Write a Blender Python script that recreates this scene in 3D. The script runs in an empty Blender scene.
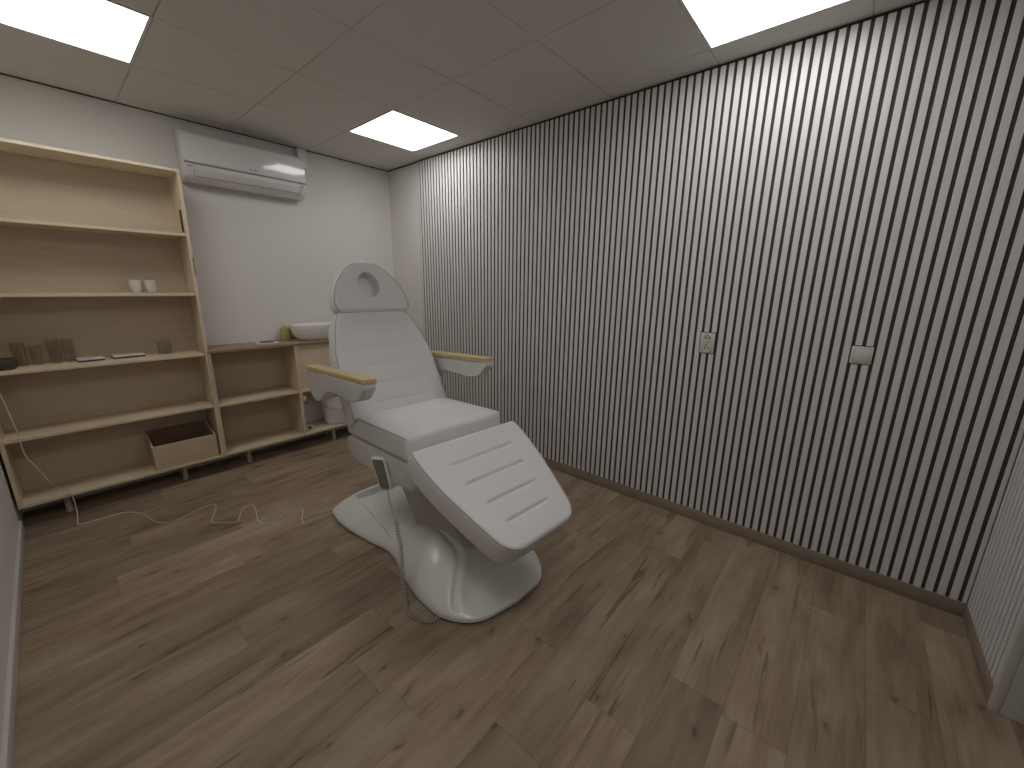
import bpy, bmesh, math, random
import numpy as np
from mathutils import Vector, Matrix
random.seed(7)
scn = bpy.context.scene
COL = scn.collection
PI = math.pi

# ------------------------------------------------------------------ room (metres, origin = back right floor corner)
XL, YF, HC = -2.821, -4.45, 2.58      # left wall, front slats, ceiling
CAM = (-2.5042, -3.864, 1.4457)

# ------------------------------------------------------------------ materials
def new_mat(name):
    m = bpy.data.materials.new(name); m.use_nodes = True
    nt = m.node_tree; return m, nt, nt.nodes['Principled BSDF']
def N(nt, t, **kw):
    n = nt.nodes.new(t)
    for k, v in kw.items(): setattr(n, k, v)
    return n
def ramp(nt, stops):
    r = N(nt, 'ShaderNodeValToRGB'); e = r.color_ramp.elements
    while len(e) < len(stops): e.new(.5)
    for el, (p, c) in zip(e, stops): el.position = p; el.color = (*c, 1)
    return r
def coords(nt, scale=(1, 1, 1), rot=(0, 0, 0)):
    tc = N(nt, 'ShaderNodeTexCoord'); mp = N(nt, 'ShaderNodeMapping')
    mp.inputs['Scale'].default_value = scale; mp.inputs['Rotation'].default_value = rot
    nt.links.new(tc.outputs['Object'], mp.inputs['Vector']); return mp.outputs['Vector']
def noise(nt, vec, scale, detail=3, rough=.5):
    n = N(nt, 'ShaderNodeTexNoise'); n.inputs['Scale'].default_value = scale
    n.inputs['Detail'].default_value = detail; n.inputs['Roughness'].default_value = rough
    nt.links.new(vec, n.inputs['Vector']); return n.outputs['Fac']
def bump(nt, h, b, strength=.1, dist=.002):
    n = N(nt, 'ShaderNodeBump'); n.inputs['Strength'].default_value = strength; n.inputs['Distance'].default_value = dist
    nt.links.new(h, n.inputs['Height']); nt.links.new(n.outputs['Normal'], b.inputs['Normal'])
def plain(name, c, rough=.5, var=.04, scale=30, bmp=.0, metal=0, spec=.5, stretch=(1, 1, 1), coat=0):
    m, nt, b = new_mat(name)
    v = coords(nt, stretch); f = noise(nt, v, scale)
    lo = tuple(x * (1 - var) for x in c); hi = tuple(min(1, x * (1 + var)) for x in c)
    r = ramp(nt, [(.3, lo), (.7, hi)]); nt.links.new(f, r.inputs['Fac']); nt.links.new(r.outputs['Color'], b.inputs['Base Color'])
    b.inputs['Roughness'].default_value = rough; b.inputs['Metallic'].default_value = metal
    b.inputs['Specular IOR Level'].default_value = spec
    if coat: b.inputs['Coat Weight'].default_value = coat; b.inputs['Coat Roughness'].default_value = .08
    if bmp: bump(nt, f, b, bmp)
    return m
def wood(name, c, dark, axis, rough=.55, knots=True):
    m, nt, b = new_mat(name)
    st = {'x': (1.2, 14, 14), 'y': (14, 1.2, 14), 'z': (14, 14, 1.2)}[axis]
    v = coords(nt, st); f = noise(nt, v, 3.0, 6, .62)
    r = ramp(nt, [(.25, dark), (.55, c), (.8, tuple(min(1, x * 1.06) for x in c))]); nt.links.new(f, r.inputs['Fac'])
    out = r.outputs['Color']
    if knots:
        v2 = coords(nt, {'x': (3, 8, 8), 'y': (8, 3, 8), 'z': (8, 8, 3)}[axis])
        k = N(nt, 'ShaderNodeTexVoronoi'); k.inputs['Scale'].default_value = .62; nt.links.new(v2, k.inputs['Vector'])
        rk = ramp(nt, [(.035, (.30, .30, .30)), (.09, (1, 1, 1))]); nt.links.new(k.outputs['Distance'], rk.inputs['Fac'])
        mx = N(nt, 'ShaderNodeMix', data_type='RGBA', blend_type='MULTIPLY'); mx.inputs['Factor'].default_value = .8
        nt.links.new(out, mx.inputs['A']); nt.links.new(rk.outputs['Color'], mx.inputs['B']); out = mx.outputs['Result']
    nt.links.new(out, b.inputs['Base Color']); b.inputs['Roughness'].default_value = rough
    bump(nt, f, b, .06, .001)
    return m
def emit(name, c, s):
    m, nt, b = new_mat(name)
    b.inputs['Base Color'].default_value = (.9, .9, .9, 1)
    b.inputs['Emission Color'].default_value = (*c, 1); b.inputs['Emission Strength'].default_value = s
    return m
def glass(name, c=(1, 1, 1), rough=.03):
    m, nt, b = new_mat(name); L = nt.links.new; out = nt.nodes['Material Output']
    tr = N(nt, 'ShaderNodeBsdfTransparent'); tr.inputs['Color'].default_value = (*c, 1)
    gl = N(nt, 'ShaderNodeBsdfGlossy'); gl.inputs['Roughness'].default_value = rough
    lw = N(nt, 'ShaderNodeLayerWeight'); lw.inputs['Blend'].default_value = .25
    mx = N(nt, 'ShaderNodeMixShader'); L(lw.outputs['Facing'], mx.inputs[0]); L(tr.outputs[0], mx.inputs[1]); L(gl.outputs[0], mx.inputs[2])
    nt.nodes.remove(b); L(mx.outputs[0], out.inputs['Surface']); return m

def floor_material():
    m, nt, b = new_mat('oak_laminate'); L = nt.links.new
    W, LEN, PH = .192, 1.285, 3.536
    tc = N(nt, 'ShaderNodeTexCoord'); sp = N(nt, 'ShaderNodeSeparateXYZ'); L(tc.outputs['Object'], sp.inputs[0])
    def M(op, a, bb=None, c=None):
        n = N(nt, 'ShaderNodeMath', operation=op)
        for i, q in enumerate((a, bb, c)):
            if q is None: continue
            if isinstance(q, (int, float)): n.inputs[i].default_value = q
            else: L(q, n.inputs[i])
        return n.outputs[0]
    ry = M('DIVIDE', M('ADD', sp.outputs['Y'], PH + 30 * W), W); row = M('FLOOR', ry); fy = M('SUBTRACT', ry, row)
    wn = N(nt, 'ShaderNodeTexWhiteNoise', noise_dimensions='1D'); L(row, wn.inputs['W'])
    rx = M('ADD', M('DIVIDE', M('ADD', sp.outputs['X'], 20.), LEN), M('MULTIPLY', wn.outputs['Value'], 7.0)); cx = M('FLOOR', rx); fx = M('SUBTRACT', rx, cx)
    cb = N(nt, 'ShaderNodeCombineXYZ'); L(row, cb.inputs[0]); L(cx, cb.inputs[1])
    w2 = N(nt, 'ShaderNodeTexWhiteNoise', noise_dimensions='2D'); L(cb.outputs[0], w2.inputs['Vector'])
    # grain coordinate, shifted for every plank
    sh = N(nt, 'ShaderNodeVectorMath', operation='MULTIPLY_ADD'); L(w2.outputs['Color'], sh.inputs[0]); sh.inputs[1].default_value = (17, 13, 9); L(tc.outputs['Object'], sh.inputs[2])
    def grain(scale, sx, sy, det, ro, dist=0.):
        mp = N(nt, 'ShaderNodeMapping'); mp.inputs['Scale'].default_value = (sx, sy, 1); L(sh.outputs[0], mp.inputs['Vector'])
        n = N(nt, 'ShaderNodeTexNoise'); n.inputs['Scale'].default_value = scale; n.inputs['Detail'].default_value = det; n.inputs['Roughness'].default_value = ro; n.inputs['Distortion'].default_value = dist
        L(mp.outputs[0], n.inputs['Vector']); return n.outputs['Fac']
    g1 = grain(1.0, 2.2, 16, 5, .6, .6); g2 = grain(1.0, 5, 75, 4, .65); g3 = grain(1.0, 1.5, 5.5, 3, .55, .8)
    base = ramp(nt, [(.34, (.172, .118, .077)), (.49, (.287, .213, .147)), (.62, (.365, .286, .210))])
    mixv = M('ADD', M('MULTIPLY', g1, .42), M('ADD', M('MULTIPLY', g2, .16), M('MULTIPLY', g3, .42)))
    L(mixv, base.inputs['Fac'])
    # tone per plank
    tone = N(nt, 'ShaderNodeMapRange'); L(w2.outputs['Value'], tone.inputs['Value']); tone.inputs['To Min'].default_value = .80; tone.inputs['To Max'].default_value = 1.10
    hs = N(nt, 'ShaderNodeHueSaturation'); L(base.outputs['Color'], hs.inputs['Color']); L(tone.outputs[0], hs.inputs['Value'])
    # dark cracks and knots
    crk = grain(1.0, 1.9, 26, 3, .55, 1.0); rc = ramp(nt, [(.30, (.45, .38, .32)), (.37, (1, 1, 1))]); L(crk, rc.inputs['Fac'])
    mp = N(nt, 'ShaderNodeMapping'); mp.inputs['Scale'].default_value = (1.6, 4.6, 1); L(sh.outputs[0], mp.inputs['Vector'])
    wob = N(nt, 'ShaderNodeTexNoise'); wob.inputs['Scale'].default_value = 9; L(sh.outputs[0], wob.inputs['Vector'])
    ad = N(nt, 'ShaderNodeVectorMath', operation='MULTIPLY_ADD'); L(wob.outputs['Color'], ad.inputs[0]); ad.inputs[1].default_value = (.35, .35, 0); L(mp.outputs[0], ad.inputs[2])
    vo = N(nt, 'ShaderNodeTexVoronoi', voronoi_dimensions='2D'); vo.inputs['Scale'].default_value = 1.0; L(ad.outputs[0], vo.inputs['Vector'])
    rk = ramp(nt, [(.012, (.42, .36, .30)), (.05, (.86, .83, .80)), (.16, (1, 1, 1))]); L(vo.outputs['Distance'], rk.inputs['Fac'])
    m1 = N(nt, 'ShaderNodeMix', data_type='RGBA', blend_type='MULTIPLY'); m1.inputs['Factor'].default_value = .75; L(hs.outputs[0], m1.inputs['A']); L(rc.outputs['Color'], m1.inputs['B'])
    m2 = N(nt, 'ShaderNodeMix', data_type='RGBA', blend_type='MULTIPLY'); m2.inputs['Factor'].default_value = .85; L(m1.outputs['Result'], m2.inputs['A']); L(rk.outputs['Color'], m2.inputs['B'])
    # seams
    ey = M('MINIMUM', fy, M('SUBTRACT', 1.0, fy)); ex = M('MINIMUM', fx, M('SUBTRACT', 1.0, fx))
    seam = M('MINIMUM', M('MULTIPLY', ey, W), M('MULTIPLY', ex, LEN))
    rs = ramp(nt, [(.0, (.55, .5, .45)), (.0016, (1, 1, 1))]); L(seam, rs.inputs['Fac'])
    m3 = N(nt, 'ShaderNodeMix', data_type='RGBA', blend_type='MULTIPLY'); m3.inputs['Factor'].default_value = .45; L(m2.outputs['Result'], m3.inputs['A']); L(rs.outputs['Color'], m3.inputs['B'])
    L(m3.outputs['Result'], b.inputs['Base Color']); b.inputs['Roughness'].default_value = .5; b.inputs['Specular IOR Level'].default_value = .35
    bump(nt, g2, b, .08, .001)
    return m

MT = dict(
    wall=plain('white_wall_paint', (.70, .68, .645), .9, .015, 60, .05),
    ceil=plain('ceiling_tile_white', (.68, .655, .615), .95, .03, 220, .08),
    gap=plain('shadow_gap_black', (.035, .034, .03), .8),
    slat=plain('pale_grey_slat', (.69, .68, .672), .42, .05, 6, .0, stretch=(6, 6, .5)),
    felt=plain('dark_felt', (.055, .051, .046), .95, .15, 300),
    base=plain('brown_laminate_skirting', (.275, .222, .172), .55, .08, 12, stretch=(1, 1, 6)),
    wbase=plain('white_skirting', (.55, .52, .48), .5, .02),
    trim=plain('white_door_trim', (.62, .61, .58), .4, .02),
    door=plain('grey_door_leaf', (.30, .29, .27), .5, .02),
    plyx=wood('pine_board_x', (.67, .55, .39), (.59, .47, .325), 'x'),
    plyz=wood('pine_board_z', (.67, .55, .39), (.59, .47, .325), 'z'),
    ply_back=wood('plywood_back', (.565, .47, .35), (.525, .43, .315), 'x', .7, False),
    edge=wood('pine_edge', (.80, .70, .54), (.70, .59, .44), 'x', .6, False),
    ctop=wood('walnut_brown_worktop', (.33, .235, .155), (.24, .16, .10), 'x', .5, False),
    box=wood('box_plywood', (.58, .46, .32), (.50, .385, .255), 'x', .6),
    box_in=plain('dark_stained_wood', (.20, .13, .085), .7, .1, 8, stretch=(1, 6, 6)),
    leather=plain('white_leatherette', (.70, .69, .685), .42, .012, 200, .04, spec=.4),
    pipe=plain('leatherette_piping', (.40, .39, .385), .45, .01),
    shell=plain('white_plastic_shell', (.62, .615, .59), .35, .015, 10),
    pbase=plain('pale_green_white_plastic', (.70, .715, .67), .28, .012, 8, coat=.15),
    column=plain('shaded_column_cover', (.47, .445, .40), .5, .03),  # whitish plastic with its shade put into the colour
    pad=wood('honey_wood', (.62, .47, .24), (.52, .38, .18), 'y', .4, False),
    key=plain('dark_grey_keypad', (.15, .14, .12), .5, .1, 200),
    white=plain('white_plastic', (.72, .71, .69), .3, .01),
    ac=plain('white_gloss_plastic', (.70, .685, .67), .12, .008, 10, coat=.5),
    dark=plain('dark_plastic', (.03, .03, .03), .5),
    grey=plain('grey_line', (.22, .21, .20), .5),
    chrome=plain('chrome', (.75, .75, .74), .12, .01, metal=1),
    ceramic=plain('white_ceramic', (.78, .77, .74), .15, .01, coat=.4),
    cream=plain('cream_plastic', (.66, .63, .57), .35, .01),
    cable=plain('beige_cable', (.58, .52, .43), .45, .03),
    coil=plain('taupe_coiled_cable', (.42, .385, .34), .45, .03),
    foot=plain('greenish_grey_foot', (.44, .43, .36), .5),
    soap=plain('olive_soap', (.42, .36, .11), .3, .05),
    silver=plain('silver_box', (.62, .58, .5), .45, .03),
    stone=plain('dark_stone', (.055, .05, .03), .5, .3, 60),
    paper=plain('white_paper', (.80, .78, .74), .7, .01),
    glass=glass('clear_glass', (.965, .97, .96)),
    smoke=glass('smoked_glass', (.945, .93, .905)),
    led=emit('led_diffuser', (1.0, .985, .97), 9.0),
    floor=floor_material(),
)

# ------------------------------------------------------------------ mesh helpers
def obj(name, bm, mat, parent=None, smooth=True, mats=None):
    bmesh.ops.recalc_face_normals(bm, faces=bm.faces[:])
    me = bpy.data.meshes.new(name); bm.to_mesh(me); bm.free()
    for m in (mats or [mat]): me.materials.append(MT[m])
    if smooth:
        me.polygons.foreach_set('use_smooth', [True] * len(me.polygons))
        try: me.set_sharp_from_angle(angle=math.radians(38))
        except Exception: pass
    o = bpy.data.objects.new(name, me); COL.objects.link(o)
    if parent: o.parent = parent
    return o
def tag(o, label, cat, group=None, kind=None):
    if label: o['label'] = label
    if cat: o['category'] = cat
    if group: o['group'] = group
    if kind: o['kind'] = kind
    return o
def thing(name, label, cat, loc=(0, 0, 0), rz=0, group=None):
    o = bpy.data.objects.new(name, None); COL.objects.link(o)
    o.empty_display_size = .1; o.location = loc; o.rotation_euler = (0, 0, rz)
    return tag(o, label, cat, group)
def struct(name, bm, mat, parent=None, smooth=True):
    o = obj(name, bm, mat, parent, smooth)
    if not parent: o['kind'] = 'structure'
    return o
def copy_tree(o, parent=None):
    c = o.copy(); COL.objects.link(c)
    if parent: c.parent = parent
    for ch in list(o.children): copy_tree(ch, c)
    return c
def NB(): return bmesh.new()
def box(bm, x0, x1, y0, y1, z0, z1, bev=0, seg=2, mi=0):
    r = bmesh.ops.create_cube(bm, size=1)
    M4 = Matrix.Translation(((x0 + x1) / 2, (y0 + y1) / 2, (z0 + z1) / 2)) @ Matrix.Diagonal((abs(x1 - x0), abs(y1 - y0), abs(z1 - z0), 1))
    bmesh.ops.transform(bm, matrix=M4, verts=r['verts'])
    if bev:
        es = list({e for v in r['verts'] for e in v.link_edges})
        q = bmesh.ops.bevel(bm, geom=es, offset=bev, segments=seg, affect='EDGES', profile=.5)
        if mi:
            for f in q['faces']: f.material_index = mi
    if mi:
        for v in r['verts']:
            if v.is_valid:
                for f in v.link_faces: f.material_index = mi
    return bm
def frame_box(bm, M4, sx, sy, sz, bev=0, seg=2):
    r = bmesh.ops.create_cube(bm, size=1)
    bmesh.ops.transform(bm, matrix=M4 @ Matrix.Diagonal((sx, sy, sz, 1)), verts=r['verts'])
    if bev: bmesh.ops.bevel(bm, geom=list({e for v in r['verts'] for e in v.link_edges}), offset=bev, segments=seg, affect='EDGES', profile=.5)
    return bm
def lathe(bm, prof, c=(0, 0, 0), seg=32, close=True, sx=1, sy=1):
    rings = []
    for (rr, z) in prof:
        if rr < 1e-6: rings.append([bm.verts.new((c[0], c[1], c[2] + z))])
        else: rings.append([bm.verts.new((c[0] + sx * rr * math.cos(2 * PI * i / seg), c[1] + sy * rr * math.sin(2 * PI * i / seg), c[2] + z)) for i in range(seg)])
    for a, b in zip(rings, rings[1:]):
        for i in range(seg):
            j = (i + 1) % seg
            if len(a) == 1 and len(b) == 1: continue
            if len(a) == 1: bm.faces.new((a[0], b[i], b[j]))
            elif len(b) == 1: bm.faces.new((a[i], a[j], b[0]))
            else: bm.faces.new((a[i], a[j], b[j], b[i]))
    return bm
def spline(pts, n=8):
    P = [Vector(q) for q in pts]; P = [2 * P[0] - P[1]] + P + [2 * P[-1] - P[-2]]; out = []
    for i in range(1, len(P) - 2):
        for k in range(n):
            t = k / n; a, b, c, d = P[i - 1:i + 3]
            out.append(.5 * (2 * b + (c - a) * t + (2 * a - 5 * b + 4 * c - d) * t * t + (3 * b - 3 * c + d - a) * t ** 3))
    out.append(P[-2]); return out
def tube(bm, pts, rad, seg=8, closed=False):
    P = [Vector(q) for q in pts]; n = len(P); rings = []; up = None
    for i in range(n):
        if closed: d = P[(i + 1) % n] - P[i - 1]
        else: d = P[min(i + 1, n - 1)] - P[max(i - 1, 0)]
        if d.length < 1e-9: d = Vector((0, 0, 1))
        d.normalize()
        if up is None: up = d.orthogonal().normalized()
        up = (up - d * up.dot(d))
        if up.length < 1e-6: up = d.orthogonal()
        up.normalize(); sd = d.cross(up)
        rr = rad[i] if hasattr(rad, '__len__') else rad
        rings.append([bm.verts.new(P[i] + rr * (math.cos(2 * PI * k / seg) * up + math.sin(2 * PI * k / seg) * sd)) for k in range(seg)])
    pairs = list(zip(rings, rings[1:])) + ([(rings[-1], rings[0])] if closed else [])
    for a, b in pairs:
        for k in range(seg): bm.faces.new((a[k], a[(k + 1) % seg], b[(k + 1) % seg], b[k]))
    if not closed:
        bm.faces.new(rings[0][::-1]); bm.faces.new(rings[-1])
    return bm
def round_poly(pts, rads, seg=6):
    """2D polygon with rounded corners"""
    out = []; n = len(pts)
    for i in range(n):
        p = Vector(pts[i]); a = Vector(pts[i - 1]) - p; b = Vector(pts[(i + 1) % n]) - p
        r = rads[i] if hasattr(rads, '__len__') else rads
        r = min(r, a.length * .48, b.length * .48)
        if r < 1e-5: out.append(p); continue
        s = p + a.normalized() * r; e = p + b.normalized() * r
        for k in range(seg + 1):
            t = k / seg; out.append((1 - t) ** 2 * s + 2 * t * (1 - t) * p + t * t * e)
    return out
def prism(bm, poly, fn, d0, d1, bev=0, seg=3):
    """extrude a 2D polygon between depths d0 and d1; fn(a, b, d) -> xyz; bev rounds the rim"""
    P = [Vector(q) for q in poly]; n = len(P)
    cx = sum((q.x for q in P)) / n; cy = sum((q.y for q in P)) / n
    area = sum(P[i].x * P[(i + 1) % n].y - P[(i + 1) % n].x * P[i].y for i in range(n))
    sg = 1 if area > 0 else -1
    nrm = []
    for i in range(n):
        t = (P[(i + 1) % n] - P[i - 1]); t = t.normalized() if t.length > 1e-9 else Vector((1, 0))
        nrm.append(Vector((-t.y, t.x)) * sg)   # inward
    levels = []
    if bev:
        for k in range(seg + 1):
            a = PI / 2 * k / seg; levels.append((d0 + bev * (1 - math.sin(a)) * (1 if d1 > d0 else -1), bev * (1 - math.cos(a))))
        levels = [(d0 + (1 if d1 > d0 else -1) * bev * (1 - math.sin(PI / 2 * k / seg)), bev * (1 - math.cos(PI / 2 * k / seg))) for k in range(seg, -1, -1)]
        levels += [(d1 - (1 if d1 > d0 else -1) * bev * (1 - math.sin(PI / 2 * k / seg)), bev * (1 - math.cos(PI / 2 * k / seg))) for k in range(0, seg + 1)]
    else: levels = [(d0, 0), (d1, 0)]
    rings = []
    for d, off in levels:
        rings.append([bm.verts.new(fn((P[i] + nrm[i] * off).x, (P[i] + nrm[i] * off).y, d)) for i in range(n)])
    for a, b in zip(rings, rings[1:]):
        for i in range(n): bm.faces.new((a[i], a[(i + 1) % n], b[(i + 1) % n], b[i]))
    bm.faces.new(rings[0][::-1]); bm.faces.new(rings[-1])
    return bm

# ================================================================== ROOM SHELL
bm = NB(); box(bm, XL - .1, .25, YF - .25, .1, -.06, 0); struct('floor', bm, 'floor', smooth=False)
bm = NB(); box(bm, XL - .1, .25, 0, .1, 0, 2.75); struct('wall_back', bm, 'wall', smooth=False)
bm = NB(); box(bm, XL - .1, XL, YF - .15, 0, 0, 2.75); struct('wall_left', bm, 'wall', smooth=False)
bm = NB(); box(bm, .021, .15, YF - .15, 0, 0, 2.75); struct('wall_right', bm, 'wall', smooth=False)
DX0, DX1, DH = -1.46, -.542, 2.10
bm = NB()
box(bm, DX1, .021, YF - .13, YF - .021, 0, 2.75); box(bm, XL, DX0, YF - .13, YF - .021, 0, 2.75); box(bm, DX0, DX1, YF - .13, YF - .021, DH, 2.75)
struct('wall_front', bm, 'wall', smooth=False)
# door in the front wall beside the slats
bm = NB(); box(bm, DX0 + .008, DX1 - .008, YF - .115, YF - .075, .006, DH - .008, .003); d = struct('door_1', bm, 'door')
bm = NB()
for a, b_, z0, z1 in ((DX1 - .006, DX1, 0, DH), (DX0, DX0 + .006, 0, DH), (DX0 + .006, DX1 - .006, DH - .006, DH)): box(bm, a, b_, YF - .125, YF - .021, z0, z1, .002)
for a, b_, z0, z1 in ((DX1 - .006, DX1 + .022, 0, DH + .022), (DX0 - .022, DX0 + .006, 0, DH + .022), (DX0 + .006, DX1 - .006, DH - .006, DH + .022)): box(bm, a, b_, YF - .021, YF + .004, z0, z1, .003)
obj('door_frame', bm, 'trim', d)
bm = NB(); tube(bm, [(DX0 + .1, YF - .07, 1.04), (DX0 + .1, YF - .025, 1.04), (DX0 + .12, YF - .018, 1.04), (DX0 + .22, YF - .018, 1.04)], .009, 10); obj('door_handle', bm, 'chrome', d)

# suspended ceiling of 60 cm tiles, recessed seams, openings for the lights
SX, SY, T = .172, .104, .6
LIGHTS = [(0, 1), (3, 1), (0, 5), (3, 5)]  # last panel is out of view, added to brighten the room
xs = sorted([.021, XL] + [-SX - T * i for i in range(0, 5) if -SX - T * i > XL])
ys = sorted([0, YF - .021] + [-SY - T * k for k in range(0, 8) if -SY - T * k > YF])
bm = NB()
for i in range(len(xs) - 1):
    for k in range(len(ys) - 1):
        x0, x1, y0, y1 = xs[i], xs[i + 1], ys[k], ys[k + 1]
        ci = round((-SX - x1) / T) if x1 < 0 else -1; ck = round((-SY - y1) / T) if y1 < -.01 else -1
        if (ci, ck) in LIGHTS: continue
        g, bv = .0008, .0035
        if min(x1 - x0, y1 - y0) < .02: continue
        lo = [bm.verts.new(q) for q in ((x0 + g + bv, y0 + g + bv, HC), (x1 - g - bv, y0 + g + bv, HC), (x1 - g - bv, y1 - g - bv, HC), (x0 + g + bv, y1 - g - bv, HC))]
        hi = [bm.verts.new(q) for q in ((x0 + g, y0 + g, HC + .004), (x1 - g, y0 + g, HC + .004), (x1 - g, y1 - g, HC + .004), (x0 + g, y1 - g, HC + .004))]
        tp = [bm.verts.new((q.co.x, q.co.y, HC + .018)) for q in hi]
        bm.faces.new(lo)
        for a in range(4):
            b_ = (a + 1) % 4; bm.faces.new((lo[a], lo[b_], hi[b_], hi[a])); bm.faces.new((hi[a], hi[b_], tp[b_], tp[a]))
        bm.faces.new(tp[::-1])
box(bm, XL - .1, .15, YF - .15, .1, HC + .10, HC + .14)
for x in xs[1:-1]: box(bm, x - .012, x + .012, YF - .02, 0, HC + .012, HC + .03)
for y in ys[1:-1]: box(bm, XL, .02, y - .012, y + .012, HC + .012, HC + .03)
struct('ceiling', bm, 'ceil', smooth=False)
# thin dark strips painted as the shade of the gap under the ceiling edge
for nm, q in (('gap_shade_1', (XL, .021, -.004, 0, HC - .008, HC - .001)), ('gap_shade_2', (.015, .021, -.50, -.004, HC - .010, HC - .001)), ('gap_shade_3', (XL, XL + .004, YF - .02, -.004, HC - .010, HC - .001)),
              ('gap_shade_4', (-.001, .021, YF, -.50, HC - .010, HC - .004))):
    bm = NB(); box(bm, *q); struct(nm, bm, 'gap', smooth=False)

# skirting
BH = .073
bm = NB(); box(bm, -.002, .021, YF, -.31, 0, BH, .002); struct('baseboard_right', bm, 'base')
bm = NB(); box(bm, -.518, -.002, YF - .021, YF + .002, 0, BH, .002); struct('baseboard_front', bm, 'base')
bm = NB(); box(bm, XL, XL + .014, YF - .02, -.31, 0, .07, .002); struct('baseboard_left', bm, 'wbase')

# ------------------------------------------------------------------ slatted wall panelling
OUT = (-3.2615, -3.1755, 1.0775, 1.2045)     # socket cut-out  (y0,y1,z0,z1)
SWI = (-3.948, -3.862, 1.1045, 1.1955)     # switch cut-out
def slats(bm, spans, z0, z1, fn, cuts=()):
    for a, b in spans:
        segs = [(a, b, z0, z1)]
        for (c0, c1, q0, q1) in cuts:
            new = []
            for (s0, s1, u0, u1) in segs:
                if s1 <= c0 or s0 >= c1 or u1 <= q0 or u0 >= q1: new.append((s0, s1, u0, u1)); continue
                new += [(s0, s1, u0, q0), (s0, s1, q1, u1)]
                if s0 < c0 - .002: new.append((s0, c0, q0, q1))
                if s1 > c1 + .002: new.append((c1, s1, q0, q1))
            segs = new
        for (s0, s1, u0, u1) in segs: fn(bm, s0, s1, u0, u1)
P_ = .04
spans = []
g = -.507
while g > YF + .02:
    s1, s0 = g - .0072, max(g - P_ + .0072, YF + .001); spans.append((s0, s1)); g -= P_
t = thing('slat_panelling', 'pale grey vertical slats on dark felt covering the long right wall', 'wall panelling', (0, -.5, BH))
off = Vector((0, .5, -BH))
def place(bm, o): bmesh.ops.translate(bm, vec=o, verts=bm.verts[:])
bm = NB(); slats(bm, spans, BH + .001, HC - .012, lambda m, a, b, u, v: box(m, 0, .0045, a, b, u, v, .0008, 1), (OUT, SWI)); place(bm, off); obj('slats', bm, 'slat', t, smooth=False)
bm = NB(); box(bm, .0045, .0205, YF + .001, -.507, BH + .001, HC - .012); place(bm, off); obj('felt_backing', bm, 'felt', t, smooth=False)
t = thing('slat_panelling', 'short stretch of pale slats beside the white door trim at right edge', 'wall panelling', (0, YF, BH))
off = Vector((0, -YF, -BH))
sp2 = []; g = -.008
while g > -.50: sp2.append((g - .027, g)); g -= P_
bm = NB(); slats(bm, sp2, BH + .001, HC - .012, lambda m, a, b, u, v: box(m, a, b, YF - .0045, YF, u, v, .0008, 1)); place(bm, off); obj('slats', bm, 'slat', t, smooth=False)
bm = NB(); box(bm, -.518, -.001, YF - .0205, YF - .0045, BH + .001, HC - .012); place(bm, off); obj('felt_backing', bm, 'felt', t, smooth=False)

# double socket and switch set into the slats
t = thing('wall_socket', 'cream double power socket set into the slatted wall', 'socket', (0, -3.2185, 1.141))
bm = NB(); box(bm, -.004, .0043, -.0385, .0385, -.059, .059, .002); obj('cover_plate', bm, 'cream', t)
for z in (.029, -.029):
    bm = NB()
    lathe(bm, [(.0245, .0), (.0245, .007), (.0205, .007), (.0195, .0005), (0, .0005)], seg=28)
    bmesh.ops.transform(bm, matrix=Matrix.Translation((-.004, 0, z)) @ Matrix.Rotation(-PI / 2, 4, 'Y'), verts=bm.verts[:])
    s = obj('socket_outlet', bm, 'cream', t)
    for yy in (-.0095, .0095):
        bm = NB(); lathe(bm, [(0, 0), (.0042, 0), (.0042, .0012), (0, .0012)], seg=12)
        bmesh.ops.transform(bm, matrix=Matrix.Translation((-.0045, yy, z)) @ Matrix.Rotation(-PI / 2, 4, 'Y'), verts=bm.verts[:]); obj('pin_hole', bm, 'dark', s)
    for zz in (z + .0165, z - .0215):
        bm = NB(); box(bm, -.0068, -.004, -.004, .004, zz, zz + .005); obj('earth_clip', bm, 'grey', s)
t = thing('light_switch', 'square cream light switch with wide rocker set into the slats', 'switch', (0, -3.905, 1.150))
bm = NB(); box(bm, -.004, .0043, -.0395, .0395, -.041, .041, .002); obj('cover_plate', bm, 'cream', t)
bm = NB(); box(bm, -.0048, -.003, -.0290, .0290, -.0315, .0315, .0004); obj('rocker_gap', bm, 'grey', t)
bm = NB(); box(bm, -.0072, -.003, -.0280, .0280, -.0305, .0305, .0012); obj('rocker', bm, 'cream', t)

# ------------------------------------------------------------------ ceiling lights
LAB = ['square white LED panel nearest the back corner, between bookcase and slatted wall', 'white LED panel in the ceiling above the tall bookcase', 'white LED panel close to the slatted wall above the socket', 'unseen white LED panel added above the entrance to brighten the room']
proto = None
for (ci, ck), lb in zip(LIGHTS, LAB):
    cx, cy = -SX - T * ci - T / 2, -SY - T * ck - T / 2
    if proto is None:
        proto = thing('ceiling_light', lb, 'ceiling light', (cx, cy, HC), 0, 'square LED panels in the ceiling')
        bm = NB(); h = .2985
        for a in ((-h, h, -h, -h + .012), (-h, h, h - .012, h), (-h, -h + .012, -h + .012, h - .012), (h - .012, h, -h + .012, h - .012)): box(bm, *a, -.002, .02)
        box(bm, -h, h, -h, h, .012, .03); obj('frame', bm, 'white', proto, smooth=False)
        bm = NB(); box(bm, -h + .012, h - .012, -h + .012, h - .012, .0005, .01); obj('diffuser', bm, 'led', proto, smooth=False)
    else:
        c = copy_tree(proto); c.location = (cx, cy, HC); c['label'] = lb

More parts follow.
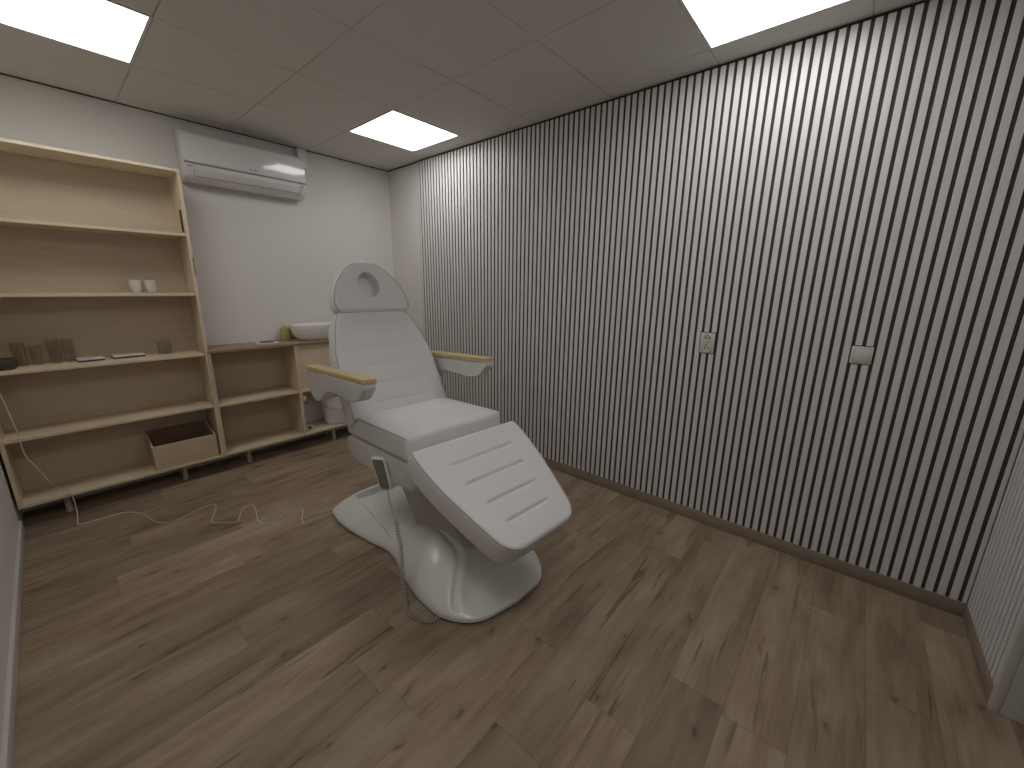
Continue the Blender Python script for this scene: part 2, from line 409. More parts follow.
# ================================================================== SHELVING
D = -.30; TH = .018
def board(bm, x0, x1, y0, y1, z0, z1): return box(bm, x0, x1, y0, y1, z0, z1, .0012, 1)
t = thing('bookcase', 'tall open pine bookcase with five compartments against the back wall', 'bookcase', (XL + .015, 0, 0))
tl = Vector((-(XL + .015), 0, 0))
X0, X1 = XL + .013, -1.7835
def part(name, bm, mat, root, o, smooth=True):
    for v in bm.verts:
        if root.name == 'bookcase' and v.co.x > -1.9 and v.co.z > .97: v.co.x += .022 * (v.co.z - .97) / 1.21
    place(bm, o); return obj(name, bm, mat, root, smooth)
bm = NB(); board(bm, X0, X0 + TH, D, -.001, .134, 2.160); part('side_panel', bm, 'plyz', t, tl)
bm = NB(); board(bm, X1 - TH, X1, D, -.001, .134, 2.160); sp_ = part('side_panel', bm, 'plyz', t, tl)
bm = NB(); board(bm, X0, X1, D, -.001, 2.160, 2.178); part('top_board', bm, 'edge', t, tl)
for z in (1.757, 1.360, .932, .539, .134):
    bm = NB(); board(bm, X0 + TH, X1 - TH, D, -.041, z, z + TH); part('shelf', bm, 'plyx', t, tl)
bm = NB(); box(bm, X0 + TH, X1 - TH, -.040, -.034, .152, 2.160); part('back_panel', bm, 'ply_back', t, tl, False)
# dark slot near the front of the right side panel, and a second one on its edge lower down
bm = NB(); box(bm, X1 - TH - .006, X1 - TH + .001, -.258, -.238, 1.79, 1.93); part('slot', bm, 'dark', t, tl, False)
bm = NB(); box(bm, X1 - .003, X1 + .006, -.300, -.285, 1.50, 1.62); part('slot', bm, 'grey', t, tl, False)
def leg_post(x, y, root, o):
    bm = NB(); lathe(bm, [(0, 0), (.019, 0), (.019, .010), (.0165, .014), (.0165, .124), (.020, .126), (.020, .134), (0, .134)], (x, y, 0), 20); part('leg', bm, 'foot', root, o)
for x, y in ((-2.62, -.19), (-2.02, -.19), (-2.62, -.05), (-2.02, -.05)): leg_post(x, y, t, tl)

t = thing('low_shelf_unit', 'low pine shelf unit under the brown worktop beside the tall bookcase', 'shelf unit', (-1.7825, 0, 0))
tl = Vector((1.7825, 0, 0)); A0, A1 = -1.7825, -.46; DV = -1.183
bm = NB(); board(bm, A0, A0 + TH, D, -.001, .134, .943); part('side_panel', bm, 'plyz', t, tl)
bm = NB(); board(bm, DV, DV + .024, D, -.006, .152, .943); part('divider', bm, 'plyz', t, tl)
bm = NB(); board(bm, A1 - TH, A1, D, -.001, .134, .943); part('side_panel', bm, 'plyz', t, tl)
bm = NB(); board(bm, A0 + TH, A1 - TH, D, -.001, .134, .152); part('bottom_board', bm, 'plyx', t, tl)
bm = NB(); board(bm, A0 + TH, DV, D, -.008, .530, .548); part('shelf', bm, 'plyx', t, tl)
bm = NB(); board(bm, DV + .024, A1 - TH, D, -.008, .530, .548); part('shelf', bm, 'plyx', t, tl)
bm = NB(); board(bm, DV + .024, A1 - TH, D + .020, D + .038, .548, .943); part('front_panel', bm, 'plyx', t, tl)
bm = NB(); box(bm, A0 + TH, DV, -.008, -.002, .152, .943); part('back_panel', bm, 'ply_back', t, tl, False)
bm = NB(); board(bm, DV + .020, DV + .046, D - .008, D - .001, .455, .500); part('cover_block', bm, 'plyz', t, tl)
for x, y in ((-1.60, -.215), (-.89, -.222), (-1.6, -.05), (-.89, -.05)): leg_post(x, y, t, tl)
bm = NB(); box(bm, -1.7825, A1 + .01, D - .004, -.001, .9435, .967, .002); o = obj('worktop', bm, 'ctop'); tag(o, 'dark brown wooden worktop over the low shelf unit', 'worktop')

# ------------------------------------------------------------------ things on the worktop
# vessel basin
t = thing('wash_basin', 'oval white ceramic vessel basin on the brown worktop', 'basin', (-.915, -.16, .9672))
bm = NB(); lathe(bm, [(0, 0), (.155, 0), (.180, .010), (.205, .045), (.226, .105), (.232, .132), (.230, .138), (.222, .138), (.214, .128), (.195, .06), (.165, .028), (0, .022)], seg=48, sy=.6); obj('bowl', bm, 'ceramic', t)
bm = NB(); lathe(bm, [(0, 0), (.02, 0), (.02, .003), (0, .003)], (0, 0, .0225), 20); obj('drain', bm, 'chrome', t)
# soap bottle
t = thing('soap_bottle', 'olive green soap bottle with pump beside the white basin', 'bottle', (-1.152, -.065, .9672))
bm = NB(); lathe(bm, [(0, 0), (.038, 0), (.042, .004), (.043, .088), (.040, .105), (.026, .116), (.013, .120), (0, .122)], seg=24); obj('bottle_body', bm, 'soap', t)
bm = NB(); lathe(bm, [(0, .122), (.012, .122), (.012, .134), (.005, .136), (.005, .15), (0, .15)], seg=16); tube(bm, [(0, 0, .15), (-.008, 0, .156), (-.04, -.01, .152)], .0045, 8); obj('pump', bm, 'cream', t)
# white sheet with a dark gadget
bm = NB(); box(bm, -1.40, -1.255, -.20, -.03, .9672, .9692, .0005, 1); o = obj('paper_sheet', bm, 'paper'); tag(o, 'white sheet lying on the brown worktop left of the soap bottle', 'paper')
t = thing('tray', 'small dark flat tray on the white sheet on the worktop', 'tray', (-1.33, -.135, .9694))
bm = NB(); lathe(bm, [(0, 0), (.05, 0), (.058, .004), (.06, .011), (.057, .011), (.052, .005), (0, .004)], seg=28, sy=.75); obj('dish', bm, 'grey', t)
bm = NB(); lathe(bm, [(0, .0045), (.049, .0045), (.049, .0065), (0, .0065)], seg=24, sy=.75); obj('insert', bm, 'dark', t)

# ------------------------------------------------------------------ things on the bookcase
cup0 = None
for x, lb in ((-2.077, 'left one of two white cups on the third bookcase shelf'), (-2.000, 'right one of two white cups on the third bookcase shelf')):
    bm = None
    if cup0 is None:
        bm = NB(); lathe(bm, [(0, 0), (.022, 0), (.025, .004), (.0325, .04), (.036, .084), (.034, .085), (.0305, .04), (.023, .008), (0, .006)], seg=28)
        cup0 = obj('cup', bm, 'cream'); cup0.location = (x, -.15, 1.3782); tag(cup0, lb, 'cup', 'white cups on the shelf')
    else:
        c = copy_tree(cup0); c.location = (x, -.15, 1.3782); c['label'] = lb
ZS = .9502
# lidded jar
t = thing('glass_jar', 'clear glass jar with knobbed lid at right end of the shelf', 'jar', (-1.985, -.10, ZS))
bm = NB(); lathe(bm, [(0, 0), (.036, 0), (.040, .004), (.041, .06), (.038, .075), (.034, .078), (.034, .075), (.037, .06), (.036, .006), (0, .004)], seg=28); obj('jar_body', bm, 'glass', t)
bm = NB(); lathe(bm, [(0, .080), (.043, .080), (.043, .086), (.02, .094), (.006, .098), (.005, .108), (.010, .116), (.008, .124), (0, .126)], seg=28); obj('lid', bm, 'glass', t)
# two flat silver boxes
for (x0, x1, y, lb) in ((-2.425, -2.305, -.13, 'left flat silvery box lying on the fourth bookcase shelf'), (-2.262, -2.105, -.12, 'right flat silvery box lying on the fourth bookcase shelf')):
    t = thing('flat_case', lb, 'box', ((x0 + x1) / 2, y, ZS), .06, 'flat boxes on the fourth shelf'); w = (x1 - x0) / 2
    bm = NB(); box(bm, -w, w, -.05, .05, 0, .010, .002); obj('case_base', bm, 'dark', t)
    bm = NB(); box(bm, -w - .002, w + .002, -.052, .052, .010, .022, .003); obj('case_lid', bm, 'silver', t)
# glasses
def tumbler(x, y, r, h, mat, lb):
    t = NB(); lathe(t, [(0, 0), (r * .85, 0), (r * .88, .003), (r, h), (r - .003, h), (r * .88 - .004, .012), (0, .010)], seg=24)
    o = obj('drinking_glass', t, mat); o.location = (x, y, ZS); tag(o, lb, 'glass', 'drinking glasses on the fourth shelf')
tumbler(-2.510, -.09, .028, .148, 'smoke', 'tall smoked glass nearest the left silvery box')
tumbler(-2.448, -.085, .028, .142, 'smoke', 'second tall smoked glass, touching distance from the left silvery box')
tumbler(-2.585, -.09, .028, .115, 'glass', 'short clear glass left of the two tall smoked glasses')
tumbler(-2.650, -.10, .030, .140, 'smoke', 'tall smoked glass just right of the dark stone bowl')
t = NB(); lathe(t, [(0, 0), (.045, 0), (.056, .012), (.062, .045), (.058, .060), (.050, .062), (.048, .05), (.04, .016), (0, .012)], seg=28)
o = obj('stone_bowl', t, 'stone'); o.location = (-2.718, -.19, ZS); tag(o, 'dark stone bowl at left end of the fourth bookcase shelf', 'bowl')
# wooden crate on the bottom shelf
t = thing('wooden_crate', 'open plywood crate without lid on the bottom bookcase shelf', 'crate', (-1.998, -.167, .1522))
w, dd, hh, th = .185, .125, .178, .009
bm = NB(); board(bm, -w, w, -dd, -dd + th, 0, hh); obj('front_board', bm, 'box', t)
hb = .232
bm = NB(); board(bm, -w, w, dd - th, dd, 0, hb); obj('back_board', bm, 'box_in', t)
for s in (-1, 1):
    bm = NB(); prism(bm, [(-dd + th, 0), (dd - th, 0), (dd - th, hb), (-dd + th, hh)], lambda a, b, d_: (d_, a, b), s * w, s * (w - th)); obj('side_board', bm, 'box', t, smooth=False)
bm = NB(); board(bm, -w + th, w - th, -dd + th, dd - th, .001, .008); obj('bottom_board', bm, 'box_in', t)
# bucket under the basin and small reel
t = thing('bucket', 'round white bucket with wire handle under the basin', 'bucket', (-.815, -.17, .1522))
bm = NB(); lathe(bm, [(0, 0), (.095, 0), (.110, .012), (.128, .10), (.134, .255), (.140, .262), (.140, .272), (.132, .274), (.126, .25), (.12, .1), (.1, .02), (0, .015)], seg=40); obj('pail', bm, 'white', t)
bm = NB(); tube(bm, spline([(-.138, .0, .235), (-.128, -.07, .19), (-.07, -.135, .165), (0, -.155, .16), (.07, -.135, .165), (.128, -.07, .19), (.138, 0, .235)], 6), .0035, 8); obj('wire_handle', bm, 'chrome', t)
t = thing('cable_reel', 'small round white reel with dark spokes on the low unit bottom', 'reel', (-1.118, -.262, .1522))
bm = NB(); tube(bm, [((.028) * math.cos(a * PI / 12), 0, .033 + .028 * math.sin(a * PI / 12)) for a in range(24)], .005, 8, True); obj('rim', bm, 'white', t)
bm = NB()
for a in range(3):
    c_, s_ = math.cos(a * PI / 3), math.sin(a * PI / 3); tube(bm, [(-.025 * c_, 0, .033 - .025 * s_), (.025 * c_, 0, .033 + .025 * s_)], .003, 6)
obj('spokes', bm, 'dark', t)

# ================================================================== AIR CONDITIONER
t = thing('air_conditioner', 'white split air conditioner high on the back wall beside the bookcase', 'air conditioner', (-1.294, 0, 2.150))
W2 = .409
prof = round_poly([(0, .012), (0, .325), (-.012, .330), (-.170, .325), (-.195, .303), (-.205, .12), (-.203, .085), (-.165, .025), (-.10, 0), (-.02, 0)], [.003, .003, .006, .03, .03, .01, .02, .03, .02, .01], 5)
bm = NB(); prism(bm, prof, lambda a, b, d_: (d_, a * .8, b), -W2, W2, .008, 3); obj('casing', bm, 'ac', t)
bm = NB(); prism(bm, round_poly([(-.18, .300), (-.199, .302), (-.210, .300), (-.215, .122), (-.20, .118), (-.18, .118)], .004, 3), lambda a, b, d_: (d_, a * .8, b), -W2 + .002, W2 - .002, .003, 2); fp = obj('front_panel', bm, 'ac', t)
bm = NB(); box(bm, -W2 + .003, W2 - .003, -.1665, -.15, .110, .118); obj('panel_gap', bm, 'grey', t, smooth=False)
bm = NB(); prism(bm, round_poly([(-.2075, .106), (-.2045, .086), (-.178, .045), (-.170, .050), (-.19, .105)], .003, 3), lambda a, b, d_: (d_, a * .8, b), -W2 + .06, W2 - .05, .002, 2); obj('air_flap', bm, 'ac', t)
bm = NB()
for x in (-W2 + .055, W2 - .046): tube(bm, [(x, -.1655, .110), (x, -.1645, .086), (x, -.141, .040)], .0015, 6)
tube(bm, [(-W2 + .055, -.139, .037), (W2 - .046, -.139, .037)], .0018, 6)
obj('flap_gap', bm, 'grey', t)
bm = NB()
for i, (x, w_) in enumerate(((.0, .012), (.020, .008), (.034, .006), (.046, .008))): box(bm, x - w_ / 2, x + w_ / 2, -.1733, -.1710, .138, .148 - .002 * (i % 2))
obj('logo', bm, 'grey', fp, smooth=False)
bm = NB(); box(bm, .372, .384, -.1665, -.1625, .082, .098); obj('receiver_window', bm, 'grey', t, smooth=False)
bm = NB(); box(bm, -.395, -.365, -.1665, -.1630, .090, .096); obj('lettering', bm, 'grey', t, smooth=False)
bm = NB(); box(bm, W2 + .006, W2 + .072, -.055, -.0005, .26, HC - 2.150 - .012, .004); obj('pipe_cover', bm, 'white', t)

# ================================================================== TREATMENT CHAIR   (local: x across, y = backwards, z up)
YAW = math.radians(4)
CH = thing('treatment_chair', 'white padded electric treatment chair with wooden armrest tops', 'treatment chair', (-1.2, -2.115, 0), -YAW)
def loc(s, t_, z): return Vector((s, -t_, z))
def chair_world(s, t_, z):
    return Matrix.Translation((-1.2, -2.115, 0)) @ Matrix.Rotation(-YAW, 4, 'Z') @ loc(s, t_, z)
def cushion(a, b, hwf, th, depth=None, re=.03, rb=.02, nx=56, nv=90, s0=0, shear=0):
    """padded slab: top surface runs from a=(t,z) to b=(t,z); hwf(v) half width; depth(s,v) stitched recess"""
    a = Vector(a); b = Vector(b); e = b - a; L = e.length; e.normalize(); n = Vector((-e.y, e.x))
    if (n.x if abs(e.y) > abs(e.x) else n.y) < 0: n = -n
    def P(s, v, h):
        q = a + e * v + n * (h - th); return loc(s + s0 + shear * v, q.x, q.y)
    rows = []
    na = 7
    for k in range(na): ph = PI / 2 * k / na; rows.append((re * (1 - math.cos(ph)), re * (1 - math.sin(ph)), rb * (1 - math.sin(ph))))
    for k in range(nv + 1): rows.append((re + (L - 2 * re) * k / nv, 0, 0))
    for k in range(na - 1, -1, -1): ph = PI / 2 * k / na; rows.append((L - re * (1 - math.cos(ph)), re * (1 - math.sin(ph)), rb * (1 - math.sin(ph))))
    bm = NB(); rings = []; pipe_l, pipe_r = [], []
    for (v, dt, db) in rows:
        w = hwf(v / L) if v < L else hwf(1.0)
        r1 = min(re, w * .8); top = th - dt; bot = db; sec = []
        r2 = min(rb, max(top - bot - .001, .001) * .4); r1v = min(re, max(top - bot - .001, .001) * .55)
        for k in range(6): ph = PI / 2 * k / 5; sec.append((-(w - min(rb, w * .8)) - min(rb, w * .8) * math.sin(ph), bot + r2 * (1 - math.cos(ph))))
        for k in range(7): ph = PI / 2 * k / 6; sec.append((-(w - r1) - r1 * math.cos(ph), top - r1v * (1 - math.sin(ph))))
        for k in range(1, nx): s = -(w - r1) + 2 * (w - r1) * k / nx; sec.append((s, top - (depth(s, v / L) * min(1, max(0, 1 - dt / re * 2)) if depth else 0)))
        for k in range(7): ph = PI / 2 * (1 - k / 6); sec.append(((w - r1) + r1 * math.cos(ph), top - r1v * (1 - math.sin(ph))))
        for k in range(6): ph = PI / 2 * (1 - k / 5); sec.append(((w - min(rb, w * .8)) + min(rb, w * .8) * math.sin(ph), bot + r2 * (1 - math.cos(ph))))
        rings.append([bm.verts.new(P(s, v, h)) for s, h in sec])
        pipe_l.append(P(-(w - r1 * .29) - .001, v, top - r1v * .29)); pipe_r.append(P((w - r1 * .29) + .001, v, top - r1v * .29))
    m = len(rings[0])
    for A, B in zip(rings, rings[1:]):
        for i in range(m):
            j = (i + 1) % m; bm.faces.new((A[i], A[j], B[j], B[i]))
    for R_, fl in ((rings[0], 1), (rings[-1], 0)):
        # close the ends as strips between the bottom half and top half of the ring
        mm = m // 2; seq = R_[:]
        i, j = 0, m - 1
        while j - i > 2:
            bm.faces.new((seq[i], seq[i + 1], seq[j - 1], seq[j])); i += 1; j -= 1
        if j - i == 2: bm.faces.new((seq[i], seq[i + 1], seq[j]))
    bmesh.ops.remove_doubles(bm, verts=bm.verts[:], dist=1e-5)
    lo, hi = 5, len(pipe_l) - 6
    loop = pipe_l[lo:hi + 1] + pipe_r[lo:hi + 1][::-1]
    return bm, loop
def itp(xs, ys):
    xs = np.array(xs, float); ys = np.array(ys, float)
    n = len(xs); d = np.diff(ys) / np.diff(xs); m = np.zeros(n)
    for i in range(1, n - 1):
        m[i] = 0 if d[i - 1] * d[i] <= 0 else 2 * d[i - 1] * d[i] / (d[i - 1] + d[i])
    m[0], m[-1] = d[0], d[-1]
    def f(x):
        x = min(max(x, xs[0]), xs[-1]); i = int(min(np.searchsorted(xs, x, 'right') - 1, n - 2)); h = xs[i + 1] - xs[i]; t_ = (x - xs[i]) / h
        return float((2 * t_ ** 3 - 3 * t_ ** 2 + 1) * ys[i] + (t_ ** 3 - 2 * t_ ** 2 + t_) * h * m[i] + (-2 * t_ ** 3 + 3 * t_ ** 2) * ys[i + 1] + (t_ ** 3 - t_ ** 2) * h * m[i + 1])
    return f
def corner(f, L, R0, R1):
    def g_(u):
        v = u * L; w = f(u)
        if R0 and v < R0: w -= R0 - math.sqrt(max(R0 * R0 - (R0 - v) ** 2, 0))
        if R1 and L - v < R1: w -= R1 - math.sqrt(max(R1 * R1 - (R1 - (L - v)) ** 2, 0))
        return max(w, .004)
    return g_
def stitch(lines, L, seams=()):
    """lines: (v, half width, depth); seams: (v0, s0, v1, s1) faint vertical seams mirrored"""
    def d(s, u):
        v = u * L; o = 0
        for (v0, hw, dp, wd) in lines:
            fade = 1 / (1 + math.exp((abs(s) - hw) / .006)); o += dp * math.exp(-((v - v0) / wd) ** 2) * fade
        for (a0, sa, a1, sb) in seams:
            if a0 <= v <= a1:
                ss = sa + (sb - sa) * (v - a0) / (a1 - a0); o += .0022 * math.exp(-((abs(s) - ss) / .005) ** 2)
        return o
    return d
# seat
La = math.hypot(.665, .032)
bm, lp = cushion((-.375, .7365), (.292, .7665), corner(lambda u: .308, La, .03, .03), .122,
                 stitch([(v, .22, .0035, .011) for v in (.25, .36, .47, .575)], La, [(.16, .235, .62, .235)]), .026, .018, 64, 170)
st = obj('seat', bm, 'leather', CH)
bm = NB(); frame_box(bm, Matrix.Translation(loc(-.304, -.235, .722)), .012, .035, .010, .003); obj('hinge_slot', bm, 'dark', st)
bm = NB(); tube(bm, lp, .0032, 6, True); obj('piping', bm, 'pipe', st)
# backrest
Lb = math.hypot(.345, .596)
fb = itp([0, .07, .24, .45, .58, .66, .82, .92, 1.0], [.322, .322, .322, .320, .313, .303, .272, .247, .222])
bm, lp = cushion((-.215, .712), (-.56, 1.308), corner(fb, Lb, .02, .04), .115,
                 stitch([(v, hw, .0028, .012) for v, hw in ((.09, .18), (.205, .205), (.32, .19), (.44, .172), (.555, .158))], Lb, [(.08, .21, .57, .165)]), .028, .02, 64, 170)
bk = obj('backrest', bm, 'leather', CH)
bm = NB(); tube(bm, lp, .0032, 6, True); obj('piping', bm, 'pipe', bk)
# leg rest
Lc = .603
ft = itp([0, .1, .25, .42, .62, .78, .9, 1.0], [.322, .324, .318, .303, .275, .251, .232, .218])
lsl = (.885 - .389, .448 - .744); ll = math.hypot(*lsl); lsl = (lsl[0] / ll, lsl[1] / ll)
LT = (.389, .744)
bm, lp = cushion(LT, (LT[0] + lsl[0] * Lc, LT[1] + lsl[1] * Lc), corner(ft, Lc, .012, .085), .132,
                 stitch([(.135, .185, .0085, .008), (.250, .178, .0085, .008), (.367, .152, .0085, .008), (.476, .128, .0085, .008)], Lc, [(.03, .215, .58, .125)]), .020, .03, 72, 260, -.022, .022)
lg = obj('leg_rest', bm, 'leather', CH)
bm = NB(); tube(bm, lp, .0032, 6, True); obj('piping', bm, 'pipe', lg)
# headrest with face hole
Lh = .318
def fh(u):
    h = u * Lh; a = .245 * max(0, 1 - (max(h - .05, 0) / (Lh - .05)) ** 1.8) ** .62
    if h < .05: a = .245 - .02 * ((.05 - h) / .05) ** 2
    return max(a, .004)
def hole(s, u):
    v = u * Lh; r_ = math.hypot((s + .006) / .060, (v - .165) / .070)
    return .062 / (1 + math.exp((r_ - 1) / .035))
bm, lp = cushion((-.525, 1.292), (-.525 - .085, 1.292 + .3065), fh, .100, hole, .026, .024, 96, 110, .006, -.06)
hd = obj('headrest', bm, 'leather', CH)
bm = NB(); tube(bm, lp, .003, 6, True); obj('piping', bm, 'pipe', hd)
# shells and frames
fn = lambda a, b, d_: loc(d_, a, b)
sk = round_poly([(-.43, .500), (-.42, .575), (-.34, .600), (.29, .642), (.345, .630), (.345, .520), (.275, .478), (.0, .461), (-.33, .442)], [.05, .03, .01, .01, .03, .06, .05, .3, .06], 8)
bm = NB(); prism(bm, sk, fn, -.296, .290, .025, 5); sf = obj('seat_shell', bm, 'shell', CH)
bp_ = round_poly([(-.30, .66), (-.345, .665), (-.655, 1.19), (-.70, 1.19), (-.72, 1.15), (-.47, .70), (-.42, .62), (-.32, .62)], .03, 5)
bm = NB(); prism(bm, bp_, fn, -.24, .24, .02, 4); obj('backrest_shell', bm, 'shell', CH)
for s in (-.09, .09):
    bm = NB(); tube(bm, [loc(s, -.66, 1.10), loc(s, -.615, 1.28), loc(s, -.635, 1.40)], .009, 10); obj('headrest_rod', bm, 'chrome', CH)
bm = NB(); prism(bm, round_poly([(.20, .55), (.33, .62), (.72, .43), (.70, .39), (.34, .54), (.22, .50)], .02, 4), fn, -.15, .15, .01, 2); obj('leg_rest_bracket', bm, 'column', CH)
# lift column, leaning backwards
bm = NB(); prism(bm, round_poly([(.085, .05), (.515, .05), (.475, .17), (.18, .50), (-.25, .50), (-.24, .46)], [.0, .0, .01, .0, .0, .0], 3), fn, -.122, .118, .012, 3); obj('lift_column', bm, 'column', CH)
# moulded base: height field over the outline
hwo = itp([-.595, -.57, -.45, -.37, -.13, .05, .15, .24,   .42, .56, .645, .710, .748, .768], [.36, .392, .398, .390, .335, .288, .296, .316, .332, .324, .292, .238, .17, .0])
Hh_ = itp([-.595, -.575, -.53, -.45, -.15, .0, .08, .2, .3, .42, .54, .65, .73, .768], [.06, .105, .130, .134, .130, .130, .146, .204, .226, .212, .164, .098, .045, .030])
bm = NB(); ny, nxx = 130, 96; RIM = .030; Z0 = .014; rows = []
GRV = itp([.10, .31, .41, .49, .55, .60, .66, .72], [.112, .112, .114, .132, .18, .228, .268, .29])
BA = math.radians(3.5)
def brot(s, tt, z): return loc(s * math.cos(BA) - tt * math.sin(BA), tt * math.cos(BA) + s * math.sin(BA), z)
def sstep(x): x = min(max(x, 0), 1); return x * x * (3 - 2 * x)
for k in range(ny + 1):
    tt = -.595 + 1.363 * (.5 - .5 * math.cos(PI * k / ny)); hw = max(hwo(tt), 1e-4); H0 = Hh_(tt); row = []
    for i in range(nxx + 1):
        x = math.sin(PI / 2 * (2 * i / nxx - 1)); s = x * hw * (1 - .06 * sstep((tt - .2) / .2) * (x > 0)); ax = abs(x)
        fr = sstep((tt + .02) / .25)
        gz = (1 - fr) * (1 - ax ** 3.4) ** .78 + fr * (1 - ax ** 2.6) ** .62
        z = RIM + max(H0 - RIM, 0) * gz
        # recessed deck at the rear inside the side rails
        edge = sstep((min(.262, hw - .035) - abs(s)) / .020) * sstep((tt + .520 - .02 * (1 - (s / .2) ** 2)) / .018) * sstep((.10 - tt) / .10)
        z -= .040 * edge
        # diagonal grooves running to the front corners, hollow front between them
        if tt > .1:
            sg_ = GRV(tt)
            z -= .017 * math.exp(-((abs(s) - sg_) / .018) ** 2) * sstep((tt - .12) / .15) * sstep((.70 - tt) / .08) * sstep((hw - abs(s)) / .04)
            z -= .030 * sstep((sg_ - abs(s)) / .10) * sstep((tt - .34) / .15) * sstep((.72 - tt) / .12)
        row.append(bm.verts.new(brot(s, tt, max(z, Z0 + .006))))
    rows.append(row)
for A, B in zip(rows, rows[1:]):
    for i in range(nxx): bm.faces.new((A[i], A[i + 1], B[i + 1], B[i]))
be = [e for e in bm.edges if e.is_boundary]
r_ = bmesh.ops.extrude_edge_only(bm, edges=be); nv_ = [v for v in r_['geom'] if isinstance(v, bmesh.types.BMVert)]
for v in nv_: v.co.z = Z0
bmesh.ops.remove_doubles(bm, verts=bm.verts[:], dist=2e-4)
be = [e for e in bm.edges if e.is_boundary]
bmesh.ops.contextual_create(bm, geom=be)
obj('base', bm, 'pbase', CH)
for s, tt in ((-.31, -.5), (.31, -.5), (-.27, .52), (.27, .52)):
    bm = NB(); lathe(bm, [(0, 0), (.022, 0), (.022, .018), (0, .018)], brot(s, tt, 0), 16); obj('foot', bm, 'dark', CH)
# armrests
arm_poly = round_poly([(-.622, .960), (.108, .998), (.112, .975), (.050, .905), (-.045, .880), (-.16, .886), (-.30, .888), (-.375, .858), (-.44, .805), (-.52, .785), (-.585, .82)],
                      [.006, .006, .03, .04, .05, .1, .06, .06, .05, .06, .05], 6)
for sd in (-1, 1):
    fa = (lambda a, b, d_: loc(d_, a + .014, b + .007)) if sd < 0 else (lambda a, b, d_: loc(d_, a - .004, b + .016))
    bm = NB(); prism(bm, arm_poly, fa, sd * .345, sd * .414, .009, 4); ar = obj('armrest', bm, 'shell', CH)
    bm = NB(); prism(bm, round_poly([(-.622, .9580), (.112, .9960), (.112, 1.0215), (-.622, .9835)], .004, 3), fa, sd * .343, sd * .412, .004, 2); obj('arm_pad', bm, 'pad', ar)
    bm = NB(); tube(bm, [loc(sd * .22, -.50, .835), loc(sd * .36, -.50, .835)], .028, 20); obj('arm_pivot', bm, 'shell', ar)

# hand control hanging from the shell, with its coiled lead
TR, Lr = math.radians(38), .142
def hp(u, v, d_):
    return loc(-.312, .036, .598) + Vector((0, -.50 * u, -u)) + v * Vector((math.sin(TR), -math.cos(TR), 0)) + d_ * Vector((-math.cos(TR), -math.sin(TR), 0))
wpos = chair_world(-.30, .02, .52)
RC = thing('hand_control', 'white hand control with dark keypad hanging on the chair side', 'remote control', wpos, -YAW)
inv = (Matrix.Translation(wpos) @ Matrix.Rotation(-YAW, 4, 'Z')).inverted() @ (Matrix.Translation((-1.2, -2.115, 0)) @ Matrix.Rotation(-YAW, 4, 'Z'))
def cpart(name, bm, mat, root): bmesh.ops.transform(bm, matrix=inv, verts=bm.verts[:]); return obj(name, bm, mat, root)
bm = NB(); prism(bm, round_poly([(-.005, -.036), (Lr + .005, -.030), (Lr + .005, .030), (-.005, .036)], .012, 5), lambda a, b, d_: hp(a, b, d_), .006, .032, .006, 3); cpart('remote_body', bm, 'white', RC)
bm = NB(); prism(bm, round_poly([(.004, -.029), (Lr - .006, -.024), (Lr - .006, .024), (.004, .029)], .008, 5), lambda a, b, d_: hp(a, b, d_), .032, .0332, 0); kp = cpart('keypad', bm, 'key', RC)
for r_i in range(5):
    for c_i in (-1, 1):
        bm = NB(); u0 = .024 + .027 * r_i; prism(bm, round_poly([(u0 - .008, c_i * .0095 - .006), (u0 + .008, c_i * .0095 - .006), (u0 + .008, c_i * .0095 + .006), (u0 - .008, c_i * .0095 + .006)], .003, 3), lambda a, b, d_: hp(a, b, d_), .0332, .0345, 0); cpart('button', bm, 'key', kp)
bm = NB(); tube(bm, [hp(.02, .030, .018), hp(.015, .052, .010), loc(-.300, .085, .585), loc(-.290, .085, .585)], .005, 8); cpart('hook', bm, 'chrome', RC)
# lead: straight drop, then coils, then a slack loop lying on the floor to the base
q0 = hp(Lr + .004, 0, .017)
path = [q0, loc(-.335, .165, .38), loc(-.340, .222, .32)]
bm = NB(); tube(bm, spline(path, 6), .0028, 8)
low = spline([loc(-.340, .222, .32), loc(-.358, .278, .23), loc(-.372, .306, .138), loc(-.384, .331, .04), loc(-.405, .385, .013), loc(-.432, .44, .012), loc(-.432, .50, .012), loc(-.412, .545, .012), loc(-.380, .575, .012), loc(-.352, .580, .016)], 60)
hel = []; up = Vector((0, 0, 1)); acc = 0
for i in range(len(low)):
    dv = (low[min(i + 1, len(low) - 1)] - low[max(i - 1, 0)]).normalized()
    a_ = dv.cross(Vector((1, .3, .2))).normalized(); b_ = dv.cross(a_)
    if i: acc += (low[i] - low[i - 1]).length
    ph = acc / .0105 * 2 * PI; hel.append(low[i] + .0062 * (math.cos(ph) * a_ + math.sin(ph) * b_))
fine = []
for i in range(len(low) - 1):
    for k in range(2):
        f_ = k / 2; fine.append((low[i].lerp(low[i + 1], f_)))
hel = []; acc = 0; prev = None
for i, c_ in enumerate(fine):
    dv = (fine[min(i + 1, len(fine) - 1)] - fine[max(i - 1, 0)]).normalized()
    a_ = dv.cross(Vector((.9, .35, .25))).normalized(); b_ = dv.cross(a_)
    if prev is not None: acc += (c_ - prev).length
    prev = c_; ph = acc / .0125 * 2 * PI; hel.append(c_ + (.0085) * (math.cos(ph) * a_ + math.sin(ph) * b_))
tube(bm, hel, .0026, 6); cpart('coiled_lead', bm, 'coil', RC)

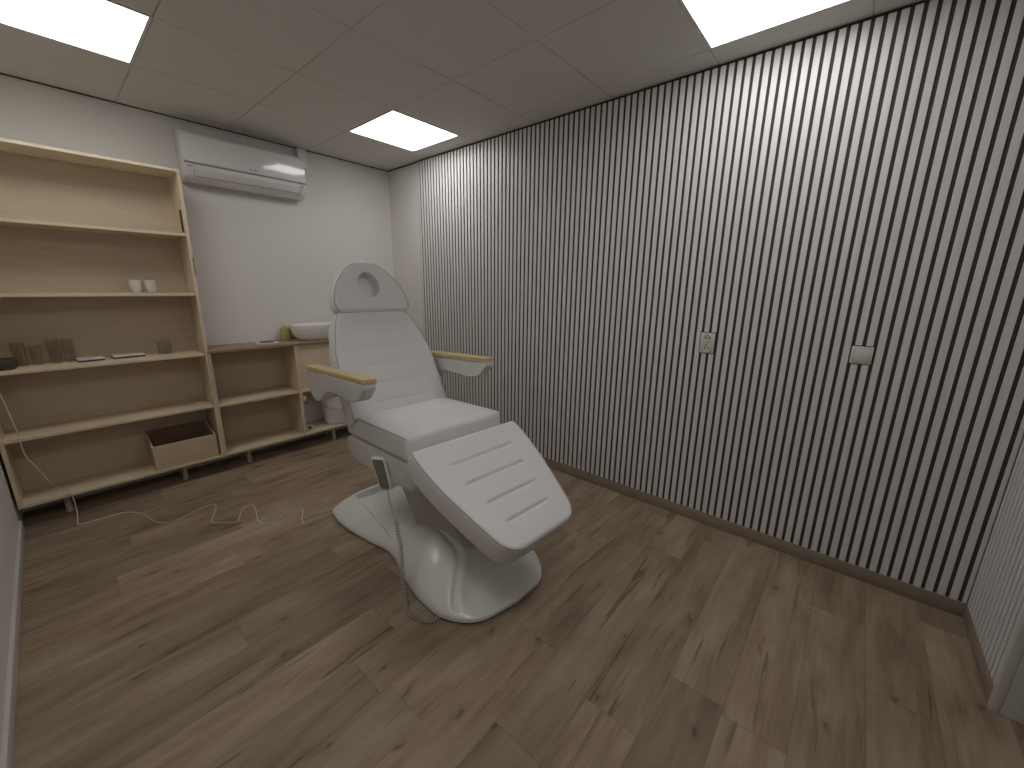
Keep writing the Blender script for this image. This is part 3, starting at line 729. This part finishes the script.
# ------------------------------------------------------------------ loose power cable: over the shelf fronts, across the floor to the chair
R_ = .0030
pts = [(-2.752, D - .008, .86), (-2.749, D - .008, .828), (-2.739, D - .010, .726), (-2.729, D - .010, .603), (-2.730, D - .008, .536), (-2.722, D - .010, .439), (-2.701, D - .010, .381), (-2.663, D - .010, .263),
       (-2.626, D - .010, .194), (-2.598, D - .012, .162), (-2.591, D - .012, .131), (-2.590, D - .014, .05), (-2.594, D - .045, R_ + .001)] + [(x, y, R_) for x, y in ((-2.597, -0.400), (-2.586, -0.461), (-2.490, -0.470), (-2.386, -0.488), (-2.317, -0.594), (-2.292, -0.724), (-2.259, -0.810), (-2.200, -0.844), (-2.090, -0.796), (-2.005, -0.780), (-1.981, -0.817), (-2.018, -0.929), (-2.052, -1.033), (-2.012, -1.078), (-1.953, -1.136), (-1.926, -1.099), (-1.876, -0.998), (-1.816, -0.985), (-1.827, -1.088), (-1.855, -1.213), (-1.843, -1.299), (-1.790, -1.308), (-1.702, -1.245), (-1.622, -1.231), (-1.619, -1.302), (-1.667, -1.405), (-1.678, -1.476), (-1.617, -1.461), (-1.519, -1.435), (-1.460, -1.440))] + [(-1.40, -1.49, .02)]
bm = NB(); tube(bm, spline(pts, 8), R_, 8); o = obj('power_cable', bm, 'cable'); tag(o, 'beige power cable snaking over the floor from bookcase to chair', 'cable')

# ================================================================== light, camera, view
w = bpy.data.worlds.new('World'); scn.world = w; w.use_nodes = True
w.node_tree.nodes['Background'].inputs['Color'].default_value = (.02, .02, .02, 1); w.node_tree.nodes['Background'].inputs['Strength'].default_value = .3
yaw, pit, rol = math.radians(-49.3583), math.radians(-13.7127), math.radians(.6876)
d = Vector((-math.sin(yaw) * math.cos(pit), math.cos(yaw) * math.cos(pit), math.sin(pit)))
rr = Vector((math.cos(yaw), math.sin(yaw), 0)); uu = rr.cross(d)
r2 = rr * math.cos(rol) + uu * math.sin(rol); u2 = -rr * math.sin(rol) + uu * math.cos(rol)
cam = bpy.data.cameras.new('camera'); co = bpy.data.objects.new('camera', cam); COL.objects.link(co)
co.matrix_world = Matrix(((r2.x, u2.x, -d.x, CAM[0]), (r2.y, u2.y, -d.y, CAM[1]), (r2.z, u2.z, -d.z, CAM[2]), (0, 0, 0, 1)))
cam.sensor_fit = 'HORIZONTAL'; cam.sensor_width = 36; cam.lens = 396.8528 / 1024 * 36; cam.clip_start = .02
scn.camera = co
vs = scn.view_settings; vs.view_transform = 'Standard'; vs.look = 'None'; vs.gamma = 1; vs.exposure = -0.42
try: vs.use_curve_mapping = False
except Exception: pass
